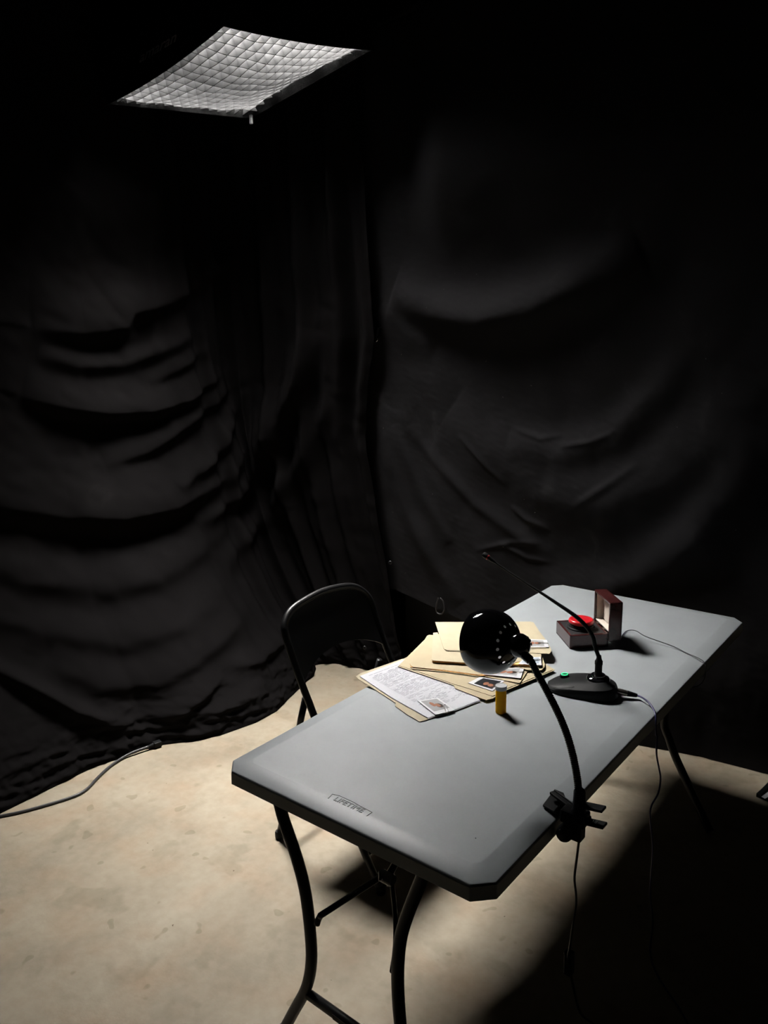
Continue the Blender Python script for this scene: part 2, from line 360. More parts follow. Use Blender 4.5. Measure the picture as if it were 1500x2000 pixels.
# grommets on the drape edge
for (u, v) in [(762, 1099), (712, 1265)]:
    q = ony(u, v, 1.90 if v < 1200 else 1.86)
    tag(MB().lathe(q, (.3, -1, .2), [(.004, 0), (.010, 0), (.010, .003), (.004, .003)], 16, False).out('grommet', M['blackmetal'], smooth=True),
        'small metal eyelet on the drape, ' + ('above the raised hem left of the cord loop' if v < 1200 else 'near the floor under the chair back'), 'eyelet', 'drape eyelets')

# ------------------------------------------------------------------ softbox with egg-crate grid
k = .70
cA = Vector((-4.698, 3.167, 1.469))
O = None
def sb_corner(u, v, n, kk): return onplane(u, v, n, kk)
c00 = Vector((-1.85, 1.08, 2.79)); c01 = Vector((-1.11, 1.12, 2.95)); c10 = Vector((-1.65, 1.75, 2.83))
npl = (c01 - c00).cross(c10 - c00).normalized(); kp = npl.dot(c00)
c00 = onplane(208, 205, npl, kp); c01 = onplane(436, 50, npl, kp); c11 = onplane(730, 98, npl, kp); c10 = onplane(490, 234, npl, kp)
UP = npl if npl.z > 0 else -npl
def SB(u, v, h=0.0):
    if h < .1: h = h - .022 * 4 * v * (1 - v) * (1 - u) ** 6 - .016 * 4 * u * (1 - u) * v ** 6
    return c00 * (1 - u) * (1 - v) + c10 * u * (1 - v) + c01 * (1 - u) * v + c11 * u * v + UP * h
ctr = SB(.5, .5)
soft = thing('softbox', ctr + UP * .35, 'square black softbox with a lit white fabric grid hanging at the upper left', 'studio light')
def gh(u, v):   # height of the grid's lower edge above the rim
    return .010 + .014 * (4 * u * (1 - u)) * (1 - v) ** 2 + .008 * (4 * u * (1 - u)) * v ** 2 + .046 * (4 * v * (1 - v)) * u ** 3 + .008 * (4 * v * (1 - v)) * (1 - u) ** 3 - .075 * 16 * u * (1 - u) * v * (1 - v) + .004 * math.sin(u * 23 + v * 9) * math.sin(v * 19)
def gp(u, v, h): 
    e = .01; p = SB(u, v, gh(u, v)); a = SB(u + e, v, gh(min(1, u + e), v)) - p; b = SB(u, v + e, gh(u, min(1, v + e))) - p
    n = a.cross(b).normalized(); n = n if n.dot(UP) > 0 else -n
    return p + n * h
NU, NV, GH = 16, 14, .054
AH, BH = (c10 - c00).normalized(), (c01 - c00).normalized()
def lean(u, v): return -(AH * (-.236 - .33 * (u - .5)) + BH * (-.06 - 1.0 * min(0, v - .5) + 1.4 * max(0, v - .5))) * GH    # cell tilt made up to steer the light over table and floor
lo, hi = .004, .996
def gstrip(fixed, along_u):
    mb = MB(); n = 30; r1 = []; th_ = .0011
    rings = []
    for i in range(n + 1):
        t = lo + (hi - lo) * i / n
        u, v = (t, fixed) if along_u else (fixed, t)
        e = .002
        du, dv = (0, e) if along_u else (e, 0)
        b0, b1, t0, t1 = gp(u - du, v - dv, 0), gp(u + du, v + dv, 0), gp(u - du, v - dv, 0) + UP * GH + lean(u, v), gp(u + du, v + dv, 0) + UP * GH + lean(u, v)
        rings.append([b0, b1, t1, t0])
    mb.loft(rings); return mb
gridp = MB().loft([[SB(a, b, .09) for a, b in ((0, 0), (1, 0), (1, 1), (0, 1))], [SB(a, b, .10) for a, b in ((0, 0), (1, 0), (1, 1), (0, 1))]], cap=False).out('grid_border', M['nylon'], soft)
for i in range(NU + 1): gstrip(lo + (hi - lo) * i / NU, False).out('grid_strip', M['gridfab'], soft)
for j in range(NV + 1): gstrip(lo + (hi - lo) * j / NV, True).out('grid_strip', M['gridfab'], soft)
# skirt: four fabric panels, silver-speckled inside
cs = [(0, 0), (1, 0), (1, 1), (0, 1)]; names = []
for q in range(4):
    a, b = cs[q], cs[(q + 1) % 4]; n = 16; outer = MB(); inner = MB(); ro = []; ri = []
    for i in range(n + 1):
        t = i / n; u = a[0] + (b[0] - a[0]) * t; v = a[1] + (b[1] - a[1]) * t
        uc, vc = u + (.5 - u) * .006, v + (.5 - v) * .006; ui, vi = u + (.5 - u) * .02, v + (.5 - v) * .02
        ro.append([SB(u, v, 0), SB(uc, vc, 0), SB(uc, vc, .19), SB(u, v, .19)]); ri.append([SB(uc, vc, .002), SB(ui, vi, .002), SB(ui, vi, .055), SB(uc, vc, .055)])
    outer.loft(ro).out('skirt', M['nylon'], soft); inner.loft(ri).out('skirt_lining', M['lining'], soft)
dif = MB().loft([[SB(a, b, .112) for a, b in ((.005, .005), (.995, .005), (.995, .995), (.005, .995))], [SB(a, b, .110) for a, b in ((.005, .005), (.995, .005), (.995, .995), (.005, .995))]]).out('diffuser', M['glow'], soft)
tag(dif, 'glowing white diffuser cloth')
ap = ctr + UP * .42
def ringq(f, h): return [SB(a, b, h) * f + (ctr + UP * h) * (1 - f) for a, b in cs]
body = MB().loft([ringq(1.0, .19), ringq(.86, .29), ringq(.55, .38), ringq(.22, .43)]).out('softbox_body', M['nylon'], soft)
lampm = MB().lathe(ctr + UP * .42, UP, [(.07, 0), (.075, .02), (.075, .18), (.06, .22)], 24).out('lamp_head', M['blackplastic'], soft, auto=30)
# velcro tab and corner
tb = SB(.955, .05, -.016); MB().box(tb + Vector((0, 0, -.0)), (.014, .010, .040)).out('velcro_tab', M['velcro'], soft)
# the word printed on the softbox side facing the camera
def text_mesh(name, body_, size, depth, m, origin, xd, yd, parent=None, bold=0.0):
    cu = bpy.data.curves.new(name, 'FONT'); cu.body = body_; cu.size = size; cu.extrude = depth; cu.offset = bold; cu.resolution_u = 3
    ob = bpy.data.objects.new(name, cu); C.objects.link(ob); bpy.context.view_layer.update()
    me = bpy.data.meshes.new_from_object(ob.evaluated_get(bpy.context.evaluated_depsgraph_get())); bpy.data.objects.remove(ob)
    xd = Vector(xd).normalized(); yd = Vector(yd).normalized(); zd = xd.cross(yd)
    vs = [Vector(origin) + xd * v.co.x + yd * v.co.y + zd * v.co.z for v in me.vertices]; fs = [tuple(p.vertices) for p in me.polygons]
    return mesh_obj(name, vs, fs, m, parent)
# panel between SB(0,v,.13) and pyramid ring: find pixel landing points on that face
f0, f1, f2 = SB(0, 0, .19), SB(0, 1, .19), ringq(.86, .29)[0]
nf = (f1 - f0).cross(f2 - f0).normalized(); kf = nf.dot(f0)
if nf.dot(CAM - f0) < 0: nf = -nf; kf = -kf
p0 = onplane(272, 124, nf, kf) + nf * .002; p1 = onplane(343, 82, nf, kf) + nf * .002; p2 = onplane(266, 104, nf, kf) + nf * .002
xd = (p1 - p0); yd = (p2 - p0); yd = yd - xd.normalized() * yd.dot(xd.normalized())
tt = text_mesh('printed_word', 'amaran', 1.0, .001, M['logo'], p0, xd, yd, None, .012)
bw_ = max((v.co - p0).dot(xd.normalized()) for v in tt.data.vertices); sc_ = xd.length / bw_
for v in tt.data.vertices: v.co = p0 + (v.co - p0) * sc_ 
tt.parent = soft; tt.matrix_parent_inverse = soft.matrix_world.inverted()

# stand in the corner with boom arm
sx, sy = -1.135, 2.42
qs = ony(741, 200, sy); sx = qs.x
stand = thing('light_stand', (sx, sy, 0), 'black light stand in the corner where the two drapes meet, arm holding the softbox', 'light stand')
MB().tube([(sx, sy, .02), (sx, sy, 1.6)], .016, 14).tube([(sx, sy, 1.6), (sx, sy, 3.18)], .012, 14).out('pole', M['blackmetal'], stand, auto=40)
MB().lathe((sx, sy, 1.56), (0, 0, 1), [(.024, 0), (.026, .01), (.026, .06), (.02, .07)], 20).out('collar', M['blackplastic'], stand, auto=40)
for a in (20, 140, 260):
    c_, s_ = math.cos(math.radians(a)), math.sin(math.radians(a))
    MB().tube([(sx + .02 * c_, sy + .02 * s_, .30), (sx + .26 * c_, sy + .26 * s_, .02), (sx + .32 * c_, sy + .32 * s_, .012)], .009, 10).out('leg', M['blackmetal'], stand, smooth=True)
MB().tube([(sx, sy, 3.18), ctr + UP * .62], .012, 12).tube([ctr + UP * .62 + Vector((0, 0, .01)), ctr + UP * .56], .02, 12).out('boom_arm', M['blackmetal'], stand, auto=40)
MB().box(ony(748, 180, sy - .03), (.05, .03, .09)).out('grip_head', M['blackplastic'], stand, bevel=.006)
# clips holding the drapes to the stand
def clip(u, v, y, label, g, tape=False):
    q = ony(u, v, y); t = thing('spring_clamp', q, label, 'clamp', g)
    MB().box(q + Vector((-.018, 0, .022)), (.012, .02, .055), (Vector((.9, 0, .3)).normalized(), Vector((0, 1, 0)), Vector((-.3, 0, .9)).normalized())).out('jaw', M['blackplastic'], t, bevel=.002)
    MB().box(q + Vector((.006, 0, .024)), (.012, .02, .055), (Vector((.9, 0, -.3)).normalized(), Vector((0, 1, 0)), Vector((.3, 0, .9)).normalized())).out('jaw', M['blackplastic'], t, bevel=.002)
    ring = [q + Vector((.012 * math.cos(a), -.013, .012 * math.sin(a) - .006)) for a in [math.pi * (1 + i / 12) for i in range(13)]]
    MB().tube(ring, .0022, 8).out('spring', M['chrome'], t, smooth=True)
    for dx, dz in ((-.022, .046), (-.03, .0)): MB().lathe(q + Vector((dx, -.012, dz)), (0, -1, 0), [(.005, 0), (.005, .003), (.002, .005)], 12).out('rivet', M['nickel'], t, smooth=True)
    if tape:
        MB().box(q + Vector((-.03, -.014, .012)), (.02, .004, .008)).box(q + Vector((-.002, -.014, .0)), (.012, .004, .02)).out('tape', M['green'], t)
clip(737, 660, 2.0, 'small clamp with a shiny curved spring at the seam between the drapes', 'clamps on the drape seam')
clip(718, 392, 2.05, 'small clamp with yellowish tape high up at the seam between the drapes', 'clamps on the drape seam', True)

# ------------------------------------------------------------------ folding table
W, L, Z = .762, 1.829, .737
tbl = thing('folding_table', (W / 2, L / 2, 0), 'grey plastic folding table with clipped corners and black curved legs', 'table')
def octo(ins, z, c=.036):
    c = max(.004, c - ins * .45); a, b = ins, ins
    return [Vector(p) for p in ((a + c, b, z), (W - a - c, b, z), (W - a, b + c, z), (W - a, L - b - c, z), (W - a - c, L - b, z), (a + c, L - b, z), (a, L - b - c, z), (a, b + c, z))]
top = MB(); rings = [octo(.016, Z - .050), octo(.004, Z - .048), octo(-.004, Z - .044), octo(-.003, Z - .013), octo(-.0005, Z - .009), octo(.004, Z - .0068), octo(.040, Z - .0012), octo(.044, Z - .0003), octo(.048, Z)]
top.loft(rings[0:]); to = top.out('tabletop', M['plastic'], tbl, auto=28)
bb = to.modifiers.new('b', 'BEVEL'); bb.width = .0012; bb.segments = 2; bb.limit_method = 'ANGLE'; bb.angle_limit = math.radians(20)
# underside apron bumps seen below the near edge
for hx_ in (.21, .55): MB().box((hx_, .05, Z - .050), (.08, .05, .026)).out('leg_housing', M['plastic'], tbl, bevel=.012)
MB().box((W / 2, 1.0, Z - .052), (.50, 1.35, .012)).out('underside_panel', M['blackplastic'], tbl)
MB().box((.05, L / 2, Z - .058), (.022, 1.5, .022)).out('side_rail', M['greymetal'], tbl); MB().box((W - .05, L / 2, Z - .058), (.022, 1.5, .022)).out('side_rail', M['greymetal'], tbl)
# raised maker's mark
m0, m1 = onz(650, 1562, Z + .0002), onz(706, 1587.5, Z + .0002)
xd = (m1 - m0); yd = Vector((0, 0, 1)).cross(xd)
lt = text_mesh('raised_lettering', 'LIFETIME', 1.0, .0006, M['engrave'], m0, xd, yd, None)
bw_ = max((v.co - m0).dot(xd.normalized()) for v in lt.data.vertices); s_ = xd.length / bw_
for v in lt.data.vertices:
    d = v.co - m0; d.x *= s_; d.y *= s_; v.co = m0 + d
lt.parent = tbl; lt.matrix_parent_inverse = tbl.matrix_world.inverted()
fr_ = [onz(u, v, Z + .0003) for u, v in ((641, 1559.5), (649, 1551), (664, 1554.5), (690, 1566.5), (705, 1575), (727, 1586.5), (716, 1593.5))]
MB().tube(fr_, .0007, 6).out('mark_outline', M['engrave'], tbl)
sp = onz(929, 1637, Z + .0005); MB().lathe(sp, (0, 0, 1), [(.0016, 0), (.0014, .0005)], 10).out('pit', M['inkdark'], tbl)
# near leg frame
yl = .02
Lpts = [ony(u, v, yl) for u, v in ((533, 1510), (551, 1590), (578, 1670), (596, 1740), (606, 1820), (608, 1880), (598, 1930), (574, 1975), (552, 2016))]
Rpts = [ony(u, v, yl) for u, v in ((848, 1640), (826, 1710), (800, 1775), (783, 1830), (777, 1890), (778, 1950), (783, 2010), (790, 2060))]
Lpts[-1].z = max(Lpts[-1].z, .0)
def leg(pts, r=.0145, ztop=.70):
    P = resample(smoothpath(pts), .02); P = [Vector((p.x, p.y, max(.014, min(ztop, p.z)))) for p in P]
    return MB().tube(P, r, 16)
Rpts += [Vector((Rpts[-1].x + .03, yl, Rpts[-1].z - .08))]
while Rpts[-1].z > .02: Rpts.append(Rpts[-1] + Vector((.035, 0, -.05)))
leg(Lpts).out('leg', M['greymetal'], tbl, smooth=True); leg(Rpts).out('leg', M['greymetal'], tbl, smooth=True)
lf, rf = ony(603, 1942, yl), Vector((Rpts[-1].x - .02, yl, .06))
cb = ony(690, 2004, yl)
MB().tube([lf, cb, cb + (cb - lf) * .9], .0125, 14).out('cross_bar', M['greymetal'], tbl, smooth=True)
lb = ony(668, 1999, yl - .014); MB().box(lb, (.06, .001, .014), ((cb - lf).normalized(), Vector((0, 1, 0)), Vector((0, 0, 1)))).out('warning_sticker', M['blackplastic'], tbl)
hg = onx(758, 1712, .381)
def rod(pts, name='brace', r=.0075): MB().tube(smoothpath(pts, 5), r, 12).out(name, M['greymetal'], tbl, smooth=True)
rod([ony(619, 1805, yl), ony(625, 1790, yl + .004), ony(640, 1779, yl + .01), hg + Vector((-.012, 0, 0))])
rod([hg + Vector((.01, 0, 0)), onx(772, 1790, .42), onx(772, 1850, .45), ony(766, 1897, yl + .02)], r=.006)
rod([hg, hg + Vector((.015, .12, .11)), Vector((.395, .42, Z - .055))], r=.009)
MB().lathe(hg + Vector((-.02, -.005, .0)), (1, 0, 0), [(.013, 0), (.015, .005), (.015, .035), (.013, .04)], 18).out('brace_hinge', M['blackmetal'], tbl, auto=40)
for u, v in ((753, 1702), (769, 1714)):
    q = onx(u, v, .381); q.y -= .02; ringp = [q + RIGHT * (.006 * math.cos(a) + .002 * math.cos(2 * a)) - DOWN * (.012 * math.sin(a)) for a in [2.2 + 3.4 * i / 12 for i in range(13)]]
    MB().tube(ringp, .0011, 6).out('spring_clip', M['chrome'], tbl, smooth=True)
# far leg frame
FR = [Vector((.567, 1.68, .69))] + [ony(u, v, y) for u, v, y in ((1298, 1398, 1.66), (1306, 1440, 1.64), (1318, 1475, 1.62), (1336, 1515, 1.60), (1360, 1567, 1.57), (1387, 1626, 1.54))]
FR[1].z = FR[1].z
def legf(P): 
    P = resample(smoothpath(P), .02); return MB().tube([Vector((p.x, p.y, max(.014, p.z))) for p in P], .0145, 16)
legf(FR).out('leg', M['greymetal'], tbl, smooth=True)
FLm = [Vector((W - p.x, p.y, p.z)) for p in FR]; legf(FLm).out('leg', M['greymetal'], tbl, smooth=True)
MB().tube([FR[1] + Vector((-.004, .01, .05)), FLm[1] + Vector((.004, .01, .05))], .0125, 12).out('cross_bar', M['greymetal'], tbl, smooth=True)
hf = Vector((.381, 1.5, .46)); rod([FR[1], hf + Vector((.02, 0, .06))]); rod([FLm[1], hf + Vector((-.02, 0, .06))]); rod([hf + Vector((0, 0, .06)), Vector((.381, 1.3, Z - .055))], r=.009)

# ------------------------------------------------------------------ folding chair
ch = thing('folding_chair', (-.22, .81, 0), 'black metal folding chair pushed up to the left side of the table', 'chair')
yn, yfc = .590, 1.035
def sidept(t, y): # t 0..1 from front foot to top, side profile
    prof = [(.016, .014), (-.068, .154), (-.165, .36), (-.262, .565), (-.310, .66), (-.345, .74), (-.368, .80)]
    x = np.interp(t, np.linspace(0, 1, 7), [a for a, b in prof]); z = np.interp(t, np.linspace(0, 1, 7), [b for a, b in prof]); return Vector((x, y, z))
U = [sidept(t, yn) for t in np.linspace(0, 1, 9)] + [Vector((-.385, yn + .012, .835)), Vector((-.397, yn + .05, .865)), Vector((-.402, yn + .11, .880)), Vector((-.405, (yn + yfc) / 2, .890)), Vector((-.402, yfc - .11, .880)), Vector((-.397, yfc - .05, .862)), Vector((-.385, yfc - .012, .832))] + [sidept(t, yfc) for t in np.linspace(1, 0, 9)]
MB().tube(resample(smoothpath(U, 6), .012), .0125, 14).out('back_frame', M['blackmetal'], ch, smooth=True)
# back panel
nyy, nzz = 24, 14; V = []; 
for i in range(nyy + 1):
    fy = i / nyy; y = yn + .006 + (yfc - yn - .012) * fy; c_ = 4 * fy * (1 - fy)
    zt = .805 + .077 * min(1, (4 * fy * (1 - fy)) ** .45); zb = .640 + .062 * c_ ** .8
    for j in range(nzz + 1):
        z = zb + (zt - zb) * j / nzz
        x = np.interp(z, [.565, .66, .74, .80, .84, .89], [-.262, -.31, -.345, -.368, -.386, -.402]) - .020 * c_
        V.append(Vector((x, y, z)))
n_ = len(V); V2 = V + [v + Vector((.003, 0, .001)) for v in V]; Fc = []
for i in range(nyy):
    for j in range(nzz):
        a = i * (nzz + 1) + j; q = (a, a + 1, a + nzz + 2, a + nzz + 1); Fc.append(q); Fc.append(tuple(x + n_ for x in q[::-1]))
border = [i * (nzz + 1) for i in range(nyy + 1)] + [nyy * (nzz + 1) + j for j in range(1, nzz + 1)] + [i * (nzz + 1) + nzz for i in range(nyy - 1, -1, -1)] + [j for j in range(nzz - 1, 0, -1)]
for a, b in zip(border, border[1:] + border[:1]): Fc.append((a, b, b + n_, a + n_))
MB().add(V2, Fc).out('backrest', M['blackmetal'], ch, auto=50)
# seat
sp_ = []
x0s, x1s, y0s, y1s = -.375, -.03, .617, 1.008
for cxx, cyy, a0 in ((x1s - .05, y1s - .05, 0), (x0s + .03, y1s - .03, 90), (x0s + .03, y0s + .03, 180), (x1s - .05, y0s + .05, 270)):
    rr = .05 if a0 in (0, 270) else .03
    for i in range(6): a = math.radians(a0 + 18 * i); sp_.append((cxx + rr * math.cos(a), cyy + rr * math.sin(a)))
MB().prism(sp_, .425, .447).out('seat', M['blackmetal'], ch, bevel=.006)
for yy in (yn + .022, yfc - .022):
    MB().tube([(-.462, yy - (.012 if yy < .8 else -.012), .014), (-.40, yy, .25), (-.338, yy, .50), (-.312, yy, .585)], .0115, 12).out('rear_leg', M['blackmetal'], ch, smooth=True)
MB().tube([(-.43, yn + .022, .14), (-.43, yfc - .022, .14)], .008, 10).out('stretcher', M['blackmetal'], ch, smooth=True)
MB().tube([sidept(.12, yn), sidept(.12, yfc)], .008, 10).out('stretcher', M['blackmetal'], ch, smooth=True)
for p_ in ((.016, yn), (.016, yfc), (-.462, yn + .01), (-.462, yfc - .01)):
    MB().lathe((p_[0], p_[1], 0), (0, 0, 1), [(.014, 0), (.016, .004), (.016, .022), (.0135, .028)], 16).out('foot_cap', M['blackplastic'], ch, auto=40)

# ------------------------------------------------------------------ folders and papers
def poly(z, *pts): return [(onz(u, v, z).x, onz(u, v, z).y) for u, v in pts]
def centroid(P): return Vector((sum(p[0] for p in P) / len(P), sum(p[1] for p in P) / len(P), 0))
zt = Z + .0016
PA = poly(zt, (695, 1322), (700, 1327), (735, 1349), (773, 1374), (771.5, 1379.5), (795, 1396), (819, 1410), (829, 1408), (885, 1389), (937, 1368), (975, 1345), (930, 1300), (880, 1262), (807, 1280), (704, 1315.5))
cA_ = centroid(PA); fA = thing('manila_folder', (cA_.x, cA_.y, zt), 'open manila folder lowest at the left, under the printed form', 'folder', 'manila folders on the table')
MB().prism(PA, zt, zt + .0012).out('back_leaf', M['manila2'], fA)
PS = poly(zt + .0045, (702.5, 1320), (765, 1362), (836, 1401.5), (890, 1385), (937, 1367), (905, 1330), (860, 1265), (806.7, 1281))
sh = thing('printed_form', (*centroid(PS).xy, zt + .002), 'white sheet printed with dense grey form text, in the open folder at the left', 'paper')
for q in range(3):
    off = Vector((.0012 * (2 - q), -.0008 * (2 - q)))
    MB().prism([(p[0] + off.x, p[1] + off.y) for p in PS], zt + .002 + .0009 * q, zt + .0023 + .0009 * q).out('sheet', M['paper'], sh)
# print
zp = zt + .0043
a0, a1, b0 = onz(704, 1320, zp), onz(806, 1282, zp), onz(836, 1399, zp)
e1 = (a1 - a0); e2 = (b0 - a0); ink = MB(); 
def dash(s, t, ds, dt, mb=ink):
    P = [a0 + e1 * x + e2 * y for x, y in ((s, t), (s + ds, t), (s + ds, t + dt), (s, t + dt))]; mb.add(P, [(0, 1, 2, 3)])
rr = random.Random(3); t = .05
while t < .95:
    big = rr.random() < .15; dt = .009 if big else .0055; s = .10 + (.1 if .36 < t < .42 else 0)
    dens = .9 if t < .6 else .75
    lim = 1.15 + .15 * t
    while s < lim:
        ds = rr.uniform(.015, .11)
        if rr.random() < dens: dash(s, t, ds, dt)
        s += ds + rr.uniform(.006, .03 if t < .6 else .08)
    t += .0175 + (.02 if rr.random() < .12 else 0)
for t in (.045, .115, .19, .40, .62, .80): dash(.09, t, 1.1, .0022)
for s in (.09, .28, .50, .76, 1.0): dash(s, .115, .003, .42)
ink.out('printed_text', M['ink'], sh)
# folder B
zB = zt + .006
PB = poly(zB, (777, 1302), (830, 1320), (886, 1339), (889, 1345), (949, 1368), (962, 1365), (975, 1357), (993, 1347), (1040, 1328), (1084, 1309), (1065, 1297), (990, 1250), (836, 1243))
fB = thing('manila_folder', (*centroid(PB).xy, zB), 'large manila folder second from the bottom, its tab reaching behind the pill bottle', 'folder', 'manila folders on the table')
MB().prism(PB, zB, zB + .0012).out('back_leaf', M['manila'], fB)
PB2 = poly(zB + .002, (779, 1300), (832, 1317), (885, 1336), (900, 1340), (962, 1360), (990, 1345), (1080, 1308), (990, 1250), (836, 1243))
MB().prism(PB2, zB + .0016, zB + .0026).out('front_leaf', M['manila'], fB)
# folder C
zC = zB + .0045
PC = poly(zC, (800, 1296), (801, 1303), (806, 1307), (870, 1313), (935, 1322), (941, 1321), (1015, 1335), (1024, 1322), (1030, 1312), (1060, 1300), (1040, 1260), (838, 1242), (833, 1244))
fC = thing('manila_folder', (*centroid(PC).xy, zC), 'manila folder third from the bottom with rounded left corner', 'folder', 'manila folders on the table')
MB().prism(PC, zC, zC + .0012).out('back_leaf', M['manila'], fC)
PCm = poly(zC + .0022, (801, 1298), (803, 1303), (870, 1311), (938, 1320), (1000, 1320), (1040, 1260), (836, 1243))
MB().prism(PCm, zC + .0014, zC + .0034).out('paper_stack', M['paperedge'], fC)
PC2 = poly(zC + .004, (801, 1295), (802, 1300), (807, 1303), (870, 1309), (935, 1318), (945, 1316), (1010, 1318), (1040, 1260), (838, 1240), (834, 1242))
MB().prism(PC2, zC + .0036, zC + .0046).out('front_leaf', M['manila'], fC)
# folder D (thick)
zD = zC + .0055
PD = poly(zD, (843, 1293), (900, 1297), (1000, 1300), (1030, 1309), (1058, 1309), (1063, 1304), (1064, 1298), (1057, 1275), (1000, 1245), (850, 1240))
fD = thing('manila_folder', (*centroid(PD).xy, zD), 'thick manila folder packed with papers, edges tinted orange for bounced light, second from the top', 'folder', 'manila folders on the table')
MB().prism(PD, zD, zD + .0012).out('back_leaf', M['manila'], fD)
PDm = poly(zD + .008, (844.5, 1290), (900, 1293), (1000, 1297), (1050, 1300), (1052, 1272), (1000, 1240), (848, 1238))
MB().prism(PDm, zD + .0014, zD + .0075).out('paper_stack', M['paperedge'], fD)
PD2 = poly(zD + .009, (843, 1288), (846, 1290), (900, 1293.5), (1000, 1297), (1012, 1292), (1057, 1294), (1057, 1275), (1000, 1240), (856, 1239), (855, 1235), (846, 1235.5))
MB().prism(PD2, zD + .0078, zD + .0088).out('front_leaf', M['manila2'], fD)
# folder E (top)
zE = zD + .0095
PE = poly(zE, (868, 1268), (872, 1272), (950, 1275), (1040, 1276), (1073, 1277.5), (1077, 1272), (1075, 1265), (1066, 1250), (1053, 1233), (1042, 1216), (1037, 1215), (930, 1215.5), (850.5, 1216))
fE = thing('manila_folder', (*centroid(PE).xy, zE), 'manila folder on top of the pile, behind the lamp shade', 'folder', 'manila folders on the table')
MB().prism(PE, zE, zE + .0012).out('back_leaf', M['manila2'], fE)
PE2 = poly(zE + .003, (866, 1265), (868, 1268), (874, 1270), (950, 1272), (1000, 1272), (1010, 1266), (1066, 1266), (1053, 1233), (1041, 1215.5), (1036, 1214), (930, 1214.5), (850, 1215))
MB().prism(PE2, zE + .0022, zE + .0032).out('front_leaf', M['manila2'], fE)
# photographs: (four corners px: TL, TR, BR, BL), z, background, label
def photo(cn, z, bg, inset, headpos, label, clipdir=None):
    P = [onz(u, v, z) for u, v in cn]; c = sum(P, Vector()) / 4
    t = thing('portrait_photo', c, label, 'photo', 'instant photos clipped to the folders')
    MB().prism([(p.x, p.y) for p in P], z, z + .0006).out('photo_card', M['photoborder'], t)
    def q(s, r): return P[0] * (1 - s) * (1 - r) + P[1] * s * (1 - r) + P[2] * s * r + P[3] * (1 - s) * r
    s0, s1, r0, r1 = inset
    pic = MB().prism([(x.x, x.y) for x in (q(s0, r0), q(s1, r0), q(s1, r1), q(s0, r1))], z + .0006, z + .00075).out('picture', M[bg], t)
    hs, hr, ang = headpos
    def blob(cs_, cr_, rs_, rr_, m, zz, name):
        pts = [q(cs_ + rs_ * math.cos(a), cr_ + rr_ * math.sin(a)) for a in [2 * math.pi * i / 18 for i in range(18)]]
        MB().prism([(x.x, x.y) for x in pts], zz, zz + .0001).out(name, m, t)
    dx, dr = math.cos(ang), math.sin(ang)
    blob(hs + .05 * dx, hr + .05 * dr, .15, .15, M['hair'], z + .00078, 'pictured_hair')
    blob(hs - .02 * dx, hr - .02 * dr, .10, .12, M['skin'], z + .0009, 'pictured_face')
    blob(hs - .22 * dx, hr - .22 * dr, .09, .16, M['skin'], z + .00079, 'pictured_shoulders')
    return P
def paperclip(u, v, z, du, dv, label):
    a = onz(u, v, z); d = (onz(u + du, v + dv, z) - a); d.z = 0; l = d.length; d.normalize(); n = Vector((0, 0, 1)).cross(d)
    wv = .004; pts = [a, a + d * l, a + d * (l + wv) + n * wv, a + d * l + n * 2 * wv, a + n * 2 * wv, a - d * .6 * wv + n * wv * 1.2, a + n * .5 * wv + d * .004, a + d * l * .75 + n * .5 * wv]
    o = MB().tube(smoothpath(pts, 4), .0006, 6).out('paper_clip', M['nickel'], smooth=True); tag(o, label, 'paper clip', 'paper clips on the photos')
photo([(815.5, 1369), (855, 1363), (888.8, 1386.8), (850.7, 1396.5)], zt + .0068, 'photogrey', (.12, .90, .06, .80), (.60, .50, .6), 'portrait photo with grey background clipped on the printed form')
paperclip(865, 1377, zt + .009, 6, 14, 'thin wire paper clip on the grey portrait photo over the printed form')
photo([(937, 1322.5), (985, 1330), (962, 1350), (914, 1334)], zC - .0005, 'photoblack', (.18, .92, .08, .88), (.75, .62, .2), 'dark portrait photo lying half behind the pill bottle')
photo([(975, 1306), (1024, 1304), (1017, 1325), (941.6, 1317)], zC + .0052, 'photogrey', (.10, .86, .08, .80), (.62, .50, 0), 'portrait photo poking out under the lower rim of the lamp shade')
paperclip(1010, 1314, zC + .0075, 14, -1, 'thin wire paper clip on the portrait photo under the lamp shade rim')
photo([(1024, 1285), (1056, 1283), (1058, 1299.5), (1012, 1297)], zD + .0096, 'photoblue', (.08, .88, .08, .80), (.50, .45, 0), 'portrait photo with pale blue background right of the lamp neck')
paperclip(1040, 1291, zD + .012, 14, -2, 'thin wire paper clip on the pale blue photo right of the lamp neck')
photo([(1032, 1248.5), (1068, 1250), (1072, 1264), (1030, 1264)], zE + .0040, 'photogrey', (.06, .80, .12, .88), (.45, .50, 0), 'portrait photo clipped to the top folder, right of the lamp neck')
paperclip(1054, 1256, zE + .006, 14, 1, 'thin wire paper clip on the photo of the top folder')

